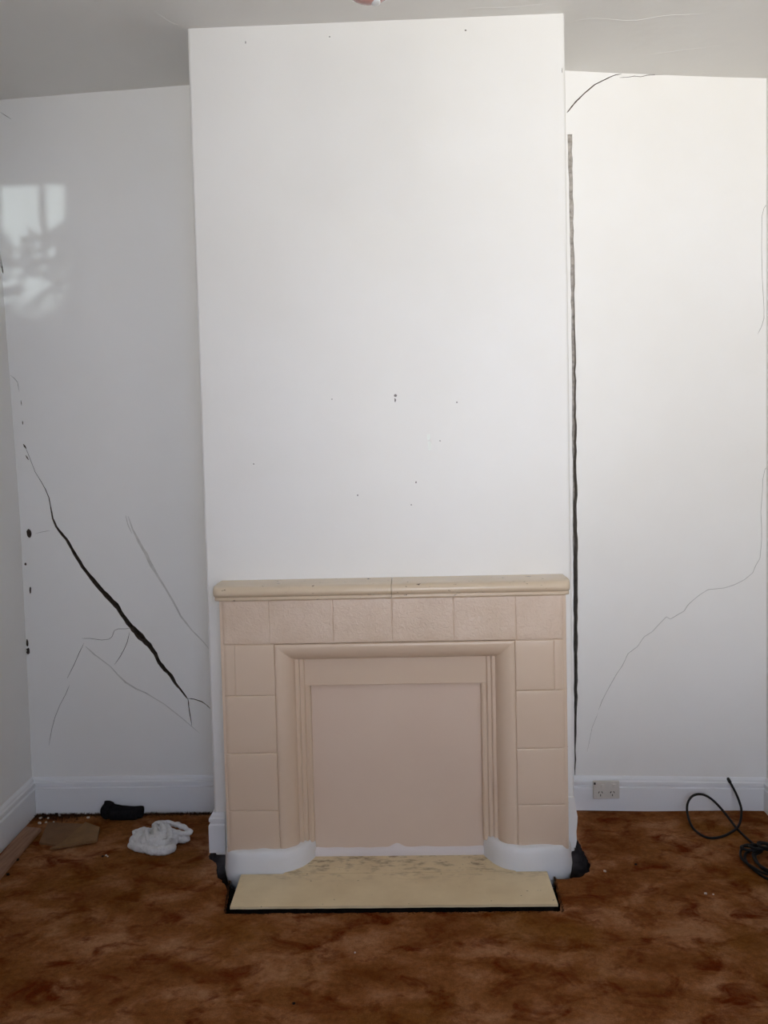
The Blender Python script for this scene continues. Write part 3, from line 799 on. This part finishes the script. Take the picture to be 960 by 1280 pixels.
# white plinth blobs at the foot of each pier
def plinth(outline, seed, zt):
    rnd = random.Random(seed)
    n0 = len(outline)
    pts = []
    P = [Vector((x, y)) for x, y in outline]
    for i in range(n0 - 1):
        p0, p1, p2, p3 = P[max(i-1, 0)], P[i], P[i+1], P[min(i+2, n0-1)]
        for k in range(8):
            t = k / 8
            pts.append(0.5*((2*p1)+(p2-p0)*t+(2*p0-5*p1+4*p2-p3)*t*t+(3*p1-p0-3*p2+p3)*t*t*t))
    pts.append(P[-1])
    c = Vector((sum(p.x for p in pts)/len(pts), YB))
    levels = [(-0.056, 0.012), (-0.010, 0.003), (0.012, 0.000), (0.020, 0.001), (0.045, 0.0035), (0.066, 0.0045), (0.084, 0.008), (zt - .004, 0.014), (zt, 0.022), (zt + .002, 0.060)]
    verts, faces = [], []
    n = len(pts)
    for lz, inset in levels:
        for i, p in enumerate(pts):
            a, b = pts[max(i-1, 0)], pts[min(i+1, n-1)]
            d = (b - a).normalized(); nn = Vector((-d.y, d.x))
            if nn.dot(c - p) < 0: nn = -nn
            q = p + nn * inset
            wob = 0.0022 * noise.noise(Vector((p.x*25, p.y*25, lz*30 + seed)))
            z = lz + (0.006 * noise.noise(Vector((p.x*18, p.y*18, seed))) if lz > 0.06 else 0)
            verts.append((q.x + nn.x*wob, min(q.y + nn.y*wob, YB + .003), z))
    L = len(levels)
    for j in range(L - 1):
        for i in range(n - 1):
            faces.append((j*n+i, j*n+i+1, (j+1)*n+i+1, (j+1)*n+i))
    faces.append(tuple((L-1)*n + i for i in range(n)))
    faces.append(tuple(reversed(range(n))))
    for j in range(L - 1): faces.append(((j+1)*n, (j+1)*n + n-1, j*n + n-1, j*n))
    o = part(mesh_obj('plinth', verts, faces, M_PLINTH, None, None, True))
    o['label'] = 'rounded plinth splashed with white paint'
    return o
plinth([(-0.744, 3.212), (-0.741, 3.15), (-0.728, 3.085), (-0.684, 3.046), (-0.61, 3.036), (-0.53, 3.036), (-0.475, 3.052), (-0.428, 3.092), (-0.400, 3.145), (-0.384, 3.195)], 1, 0.098)
plinth([(0.602, 3.212), (0.599, 3.15), (0.584, 3.088), (0.545, 3.052), (0.485, 3.040), (0.41, 3.034), (0.350, 3.046), (0.304, 3.082), (0.272, 3.14), (0.255, 3.195)], 2, 0.104)
# run of white filler along the foot of the infill panel
def filler():
    verts, faces = [], []
    n = 60
    for i in range(n + 1):
        x = OX0 + .11 + (OX1 - OX0 - .22) * i / n
        h = 0.050 + 0.006 * noise.noise(Vector((x*14, 0, 3))) + 0.016 * math.exp(-((x - -0.075) / 0.022) ** 2)
        for y, z in ((YS + .100, 0.016), (YS + .100, 0.030), (YS + .104, h - .008), (YS + .1125, h)):
            verts.append((x, y, z))
    for i in range(n):
        for k in range(3): faces.append((i*4+k, (i+1)*4+k, (i+1)*4+k+1, i*4+k+1))
    o = part(mesh_obj('filler', verts, faces, M_FILLER, None, None, True)); o['label'] = 'smear of white filler along the panel foot'
filler()

# ------------------------------------------------------------------ hearth
HE = empty('hearth', (-0.085, 3.0, -0.055)); HEI = Matrix.Translation(-Vector(HE.location))
tag(HE, 'thin cream hearth slab let into the carpet before the fireplace', 'hearth')
def hpart(o):
    o.parent = HE; o.matrix_parent_inverse = HEI; return o
def quad_slab(name, pts, z0, z1, mat, seg=40):
    # front edge slightly ragged
    (ax, ay), (bx, by), (cx, cy), (dx, dy) = pts
    top = [(ax + (bx-ax)*i/seg, ay + (by-ay)*i/seg + random.uniform(-.0012, .0012)) for i in range(seg+1)] + [(cx, cy), (dx, dy)]
    n = len(top)
    verts = [(x, y, z1) for x, y in top] + [(x, y, z0) for x, y in top]
    faces = [tuple(range(n)), tuple(reversed(range(n, 2*n)))] + [(i+n, (i+1) % n + n, (i+1) % n, i) for i in range(n)]
    return mesh_obj(name, verts, faces, mat)
hpart(quad_slab('front_slab', [(-0.650, 2.798), (0.483, 2.800), (0.484, 3.032), (-0.658, 3.030)], 0.011, 0.020, M_HEARTH))
part(quad_slab('back_hearth', [(-0.500, 3.0325), (0.370, 3.0345), (0.290, 3.178), (-0.420, 3.178)], 0.011, 0.0195, M_HEARTH, 4))
hpart(box('hearth_bed', -0.640, 0.472, 2.812, 3.028, -0.056, 0.0112, M_SUB))  # bed coloured near-black to paint the shade in the gap

# ------------------------------------------------------------------ double power socket on the right skirting
SK = empty('power_socket', (0.846, YW - .02, 0.080)); SKI = Matrix.Translation(-Vector(SK.location))
tag(SK, 'cream double power socket with two switches on the skirting board', 'power socket')
def spart(o, par=SK):
    o.parent = par; o.matrix_parent_inverse = SKI if par is SK else Matrix.Identity(4); return o
ox0, ox1, oz0, oz1, oy = 0.788, 0.904, 0.047, 0.126, YW - .0195
spart(box('faceplate', ox0, ox1, oy - .010, oy + .004, oz0, oz1, M_PLASTIC, None, 0.003))
for cx in (0.820, 0.872):
    spart(box('switch', cx - .011 + .012, cx + .011 + .004, oy - .0145, oy - .009, oz1 - .026, oz1 - .012, M_PLASTIC, None, 0.0015))
    for (dx, dz, rot) in ((-.007, .0, .5), (.007, .0, -.5), (0, -.013, 0)):
        g = box('socket_slot', -.0016, .0016, -.0012, .0012, -.0045, .0045, M_SLOT)
        g.parent = SK
        g.location = Vector((cx + dx, oy - .0103, oz0 + .030 + dz)) - Vector(SK.location); g.rotation_euler = (0, rot, 0)
spart(box('screw', ox0 + .003, ox0 + .011, oy - .0135, oy - .009, oz1 - .014, oz1 - .004, M_SLOT, None, 0.001))

# ------------------------------------------------------------------ black cable
cab = [(x, min(y, YW - 0.027 if z < 0.10 else YW - 0.012), max(z, floor_z(x, y) + 0.0045)) for x, y, z in CABLE]
cc = Vector((1.372, 3.10, 0.0))
rnd = random.Random(5)
last = cab[-1]
coil = []
nturn = 4
for i in range(nturn * 14 + 1):
    a = math.radians(118) + 2*math.pi*i/14
    k = int(i / 14)
    rx = (0.118, 0.100, 0.124, 0.108, 0.1)[k] + rnd.uniform(-.004, .004); ry = (0.150, 0.128, 0.158, 0.14, .1)[k] + rnd.uniform(-.004, .004)
    x = cc.x + rx*math.cos(a) + (0, .016, -.006, .012, 0)[k]; y = cc.y + ry*math.sin(a) + (0, -.008, .012, -.016, 0)[k]
    coil.append((x, y, floor_z(x, y) + 0.0045 + 0.0062*k + 0.003*(1 + math.sin(3*a + k))))
v, f = tube_data(cab + coil, 0.0050, 10, 6)
cable = mesh_obj('cable', v, f, M_RUBBER, None, None, True)
tag(cable, 'thin black cable looped against the skirting and coiled on the carpet', 'cable')
t0, t1 = Vector(cab[0]), Vector(cab[1])
d = (t0 - t1).normalized()
v, f = tube_data([t0 - d*.008, t0 + d*.004, t0 + d*.014], lambda t: 0.0072 if t < 0.8 else 0.006, 10, 4)
con = mesh_obj('connector', v, f, M_RUBBER, cable, None, True)
# bound middle of the coil: a few turns of the cable wound over each other
v, f = tube_data([(1.285 + 0.030*math.cos(a*.9) + .004*a, 3.215 + 0.022*math.sin(a*.9) - .002*a, 0.012 + 0.0016*a) for a in range(0, 22)], 0.0055, 8, 4)
mesh_obj('winding', v, f, M_RUBBER, cable, None, True)

# ------------------------------------------------------------------ things lying on the carpet on the left
def blob(name, parts, mat, voxel, disp=None, smooth_it=4):
    bm = bmesh.new()
    for kind, *a in parts:
        if kind == 'e':
            loc, rad, rot = a
            mt = Matrix.Translation(loc) @ Matrix.Rotation(rot, 4, 'Z') @ Matrix.Diagonal((*rad, 1))
            bmesh.ops.create_uvsphere(bm, u_segments=20, v_segments=12, radius=1.0, matrix=mt)
        else:
            pts, rad = a
            v, f = tube_data(pts, rad, 12, 5)
            vs_ = [bm.verts.new(p) for p in v]
            for q in f: bm.faces.new([vs_[i] for i in q])
    o = from_bm(name, bm, mat, None, True)
    md = o.modifiers.new('remesh', 'REMESH'); md.mode = 'VOXEL'; md.voxel_size = voxel; md.use_smooth_shade = True
    sm = o.modifiers.new('smooth', 'SMOOTH'); sm.factor = 0.5; sm.iterations = smooth_it
    if disp:
        tx = bpy.data.textures.new(name + '_folds', 'CLOUDS'); tx.noise_scale = disp[1]; tx.noise_depth = 2
        dm = o.modifiers.new('folds', 'DISPLACE'); dm.texture = tx; dm.strength = disp[0]; dm.mid_level = 0.5; dm.texture_coords = 'LOCAL'
    return o
# black bundle against the skirting
bz = 0.024
bb = blob('cloth_bundle', [
    ('t', [(-1.372, 3.600, .026), (-1.33, 3.600, .026), (-1.27, 3.600, .024), (-1.213, 3.604, .024)], lambda t: 0.029 - 0.005*t),
    ('t', [(-1.350, 3.582, .020), (-1.30, 3.580, .019), (-1.235, 3.586, .019)], lambda t: 0.021),
    ('t', [(-1.383, 3.600, .058), (-1.366, 3.602, .058), (-1.352, 3.604, .050)], lambda t: 0.021),
    ('e', (-1.374, 3.594, .034), (.026, .030, .036), 0.0),
    ('t', [(-1.356, 3.606, .048), (-1.30, 3.608, .036), (-1.212, 3.610, .033)], lambda t: 0.016),
], M_BLACK, 0.003, (0.004, 0.03))
tag(bb, 'small black rolled bundle lying against the white skirting board', 'bundle')
# crumpled white rag
rag = blob('rag', [
    ('e', (-1.140, 3.315, .026), (.036, .032, .030), 0.2),
    ('e', (-1.100, 3.295, .030), (.030, .034, .032), 0.5),
    ('t', [(-1.170, 3.345, .040), (-1.135, 3.350, .052), (-1.100, 3.340, .050)], lambda t: 0.013),
    ('t', [(-1.165, 3.300, .018), (-1.128, 3.272, .016), (-1.095, 3.258, .016)], lambda t: 0.017),
    ('t', [(-1.090, 3.262, .018), (-1.065, 3.240, .016), (-1.040, 3.236, .016)], lambda t: 0.018),
    ('t', [(-1.035, 3.240, .018), (-1.000, 3.240, .018), (-0.985, 3.270, .020)], lambda t: 0.020),
    ('e', (-1.045, 3.290, .034), (.050, .045, .034), 0.3),
    ('e', (-1.005, 3.325, .024), (.032, .040, .026), 0.0),
    ('t', [(-1.112, 3.345, .058), (-1.100, 3.300, .060), (-1.080, 3.262, .042)], lambda t: 0.0095),
    ('t', [(-1.085, 3.355, .074), (-1.066, 3.310, .072), (-1.050, 3.262, .048)], lambda t: 0.0105),
    ('t', [(-1.055, 3.360, .078), (-1.032, 3.312, .074), (-1.016, 3.265, .048)], lambda t: 0.0105),
    ('t', [(-1.030, 3.355, .070), (-1.006, 3.315, .064), (-0.992, 3.280, .044)], lambda t: 0.010),
    ('t', [(-1.085, 3.358, .072), (-1.050, 3.378, .072), (-1.010, 3.378, .066), (-0.970, 3.366, .060), (-0.938, 3.350, .048), (-0.932, 3.340, .044), (-0.955, 3.335, .043), (-0.985, 3.336, .049), (-1.01, 3.336, .056)], lambda t: 0.0105),
    ('e', (-0.965, 3.345, .020), (.034, .024, .020), -0.3),
    ('e', (-1.055, 3.335, .046), (.050, .026, .028), -0.2),
], M_RAG, 0.0026, (0.009, 0.016), 1)
tag(rag, 'crumpled white rag with a looped end on the carpet', 'rag')

def flat_piece(name, pts, th, mat, label, cat, group=None, bev=0.0):
    n = len(pts)
    verts = [tuple(p) for p in pts] + [(x, y, z - th) for x, y, z in pts]
    faces = [tuple(range(n)), tuple(reversed(range(n, 2*n)))] + [(i+n, (i+1) % n + n, (i+1) % n, i) for i in range(n)]
    o = mesh_obj(name, verts, faces, mat)
    return tag(o, label, cat, group)
flat_piece('board_scrap', [(-1.566, 3.342, .0095), (-1.474, 3.318, .0085), (-1.446, 3.515, .012), (-1.617, 3.545, .008)], .008, M_BOARD2, 'flat brown board scrap partly under the other one', 'board scrap')
flat_piece('board_scrap', [(-1.490, 3.272, .0175), (-1.322, 3.342, .0165), (-1.357, 3.468, .017), (-1.438, 3.515, .021), (-1.461, 3.316, .0180)], .009, M_BOARD, 'flat brown board scrap resting on top of the other one', 'board scrap')
bm = bmesh.new()
P4 = [(-1.690, 3.486), (-1.612, 3.468), (-1.560, 2.80), (-1.636, 2.80)]
bv = [bm.verts.new((x, y, .001)) for x, y in P4] + [bm.verts.new((x, y, .017)) for x, y in P4]
bm.faces.new(bv[:4]); bm.faces.new(bv[4:])
for i in range(4): bm.faces.new((bv[i], bv[(i+1) % 4], bv[(i+1) % 4 + 4], bv[i+4]))
bmesh.ops.bevel(bm, geom=list(bm.edges), offset=.003, segments=2, affect='EDGES')
tag(from_bm('plank', bm, M_PLANK), 'flat reddish timber plank lying along the side wall skirting', 'plank')

# crumbs
def crumb_mesh(seed, mat):
    rnd = random.Random(seed)
    bm = bmesh.new()
    bmesh.ops.create_icosphere(bm, subdivisions=1, radius=1.0)
    for v in bm.verts: v.co = Vector((v.co.x*rnd.uniform(.7, 1.2), v.co.y*rnd.uniform(.7, 1.2), max(-.55, v.co.z*rnd.uniform(.6, .9))))
    me = bpy.data.meshes.new('crumb'); bm.to_mesh(me); bm.free(); me.materials.append(mat)
    return me
CM = [crumb_mesh(s, M_CRUMB) for s in range(4)]; DM = [crumb_mesh(s, M_DARKCRUMB) for s in range(3)]
pale = [(-1.675, 3.600, .008), (-1.655, 3.545, .010), (-1.630, 3.555, .007), (-1.598, 3.560, .005), (-1.46, 3.60, .008), (-1.345, 3.615, .006), (-1.245, 3.235, .005), (-1.235, 3.225, .004),
        (0.705, 3.065, .006), (1.02, 2.90, .006), (1.045, 2.895, .004), (-1.64, 3.60, .006), (-1.60, 3.625, .006), (-0.20, 2.55, .004)]
dark = [(-1.590, 3.20, .008), (-1.570, 3.08, .009), (-1.255, 3.225, .006), (-0.882, 3.60, .008), (0.835, 3.12, .006), (-1.68, 3.635, .010), (-1.62, 3.64, .009), (-1.66, 3.61, .008), (-1.545, 3.64, .007), (-0.36, 2.30, .005), (0.02, 2.20, .006)]
def where(x, y):
    if x < -1.5 and y > 3.5: return 'in the corner beyond the timber plank', 'in the corner'
    if x < -1.5: return 'beside the timber plank', 'beside the plank'
    if x < -1.3 and y > 3.5: return 'beside the black bundle', 'beside the black bundle'
    if x < -1.2: return 'between the board scraps and the white rag', 'beside the rag'
    if x < -0.85: return 'by the skirting beside the chimney breast', 'beside the chimney breast'
    if x < 0.5: return 'out on the bare carpet before the hearth', 'before the hearth'
    if x < 0.75: return 'beside the black hole at the fireplace foot', 'at the fireplace foot'
    if y > 3.0: return 'between the power socket and the hearth', 'below the socket'
    return 'on the carpet between hearth and cable coil', 'near the cable'
def crumbs(lst, name, meshes, what):
    for i, (x, y, s) in enumerate(lst):
        o = bpy.data.objects.new(name, meshes[i % len(meshes)]); COL.objects.link(o)
        o.location = (x, y, floor_z(x, y) + s*.5); o.scale = (s, s, s); o.rotation_euler = (0, 0, i*1.3)
        a, g = where(x, y)
        tag(o, what + ' ' + a, 'crumb', name.replace('_', ' ') + 's ' + g)
crumbs(pale, 'plaster_crumb', CM, 'small pale plaster crumb')
crumbs(dark, 'dirt_crumb', DM, 'small black dirt crumb')

# ------------------------------------------------------------------ pendant lamp, only its lowest rim in view
PX, PY = -0.052, 1.60
PL = empty('pendant_lamp', (PX, PY, 2.39)); PLI = Matrix.Translation(-Vector(PL.location))
tag(PL, 'glossy pink round pendant lamp hanging from the ceiling', 'lamp')
def lathe(name, prof, mat, seg=32):
    verts, faces = [], []
    for rr, z in prof:
        for k in range(seg):
            a = 2*math.pi*k/seg
            verts.append((PX + rr*math.cos(a), PY + rr*math.sin(a), z))
    for i in range(len(prof) - 1):
        for k in range(seg):
            faces.append((i*seg+k, i*seg+(k+1) % seg, (i+1)*seg+(k+1) % seg, (i+1)*seg+k))
    o = mesh_obj(name, verts, faces, mat, None, None, True)
    o.parent = PL; o.matrix_parent_inverse = PLI
    return o
R = 0.058
lathe('lamp_globe', [(max(.0005, R*math.sin(a*math.pi/24)), 2.397 + R - R*math.cos(a*math.pi/24)) for a in range(0, 22)], M_COPPER)
bm = bmesh.new()
bmesh.ops.create_uvsphere(bm, u_segments=16, v_segments=10, radius=1.0, matrix=Matrix.Translation((PX + .011, PY + .008, 2.4005)) @ Matrix.Diagonal((.0095, .014, .0045, 1)))
o = from_bm('globe_highlight', bm, M_HIGHLIGHT, None, True); o.parent = PL; o.matrix_parent_inverse = PLI  # white spot added as the painted highlight under the globe
lathe('lamp_holder', [(.001, 2.485), (.020, 2.487), (.022, 2.50), (.022, 2.54), (.016, 2.56), (.005, 2.565), (.001, 2.565)], M_WHITE, 24)
lathe('cord', [(.0035, 2.56), (.0035, ceil_z(PX, PY))], M_WHITE, 10)
lathe('ceiling_rose', [(.001, 3.155), (.030, 3.158), (.045, 3.17), (.052, 3.185), (.053, ceil_z(PX, PY) + .004)], M_WHITE, 32)

# ------------------------------------------------------------------ shrub outside the window
SH = empty('shrub', (1.75, YF - 0.62, 1.9)); SHI = Matrix.Translation(-Vector(SH.location))
tag(SH, 'leafy green shrub growing outside the window', 'shrub')
rnd = random.Random(9)
verts, faces = [], []
for i in range(290):
    c = Vector((1.62 + rnd.gauss(0, .26), YF - .58 + rnd.uniform(-.12, .12), 2.62 - abs(rnd.gauss(0, .30))))
    if c.x < 1.25: continue
    a, b, l = rnd.uniform(0, 6.3), rnd.uniform(-.8, .8), rnd.uniform(.03, .06)
    d = Vector((math.cos(a)*math.cos(b), .3*math.sin(a), math.sin(a)*math.cos(b))).normalized(); s_ = d.cross(Vector((.2, 1, .1))).normalized() * l * .35
    k = len(verts)
    verts += [c - d*l, c + s_, c + d*l, c - s_, c + Vector((0, .006, 0))]
    faces += [(k, k+1, k+4), (k+1, k+2, k+4), (k+2, k+3, k+4), (k+3, k, k+4)]
o = mesh_obj('foliage', verts, faces, M_LEAF); o.parent = SH; o.matrix_parent_inverse = SHI; o['kind'] = 'stuff'
v, f = tube_data([(1.7, YF - .6, -0.92), (1.68, YF - .6, .8), (1.72, YF - .6, 1.6), (1.66, YF - .58, 2.4)], lambda t: .03 - .02*t, 10, 5)
o = mesh_obj('stem', v, f, M_STEM); o.parent = SH; o.matrix_parent_inverse = SHI
g = box('ground', -8, 8, -9, YF - .13, -1.2, -0.9, simple('outside_ground', (0.10, 0.13, 0.05), 0.95, 0.1)); structure(g, 'grass outside the window')
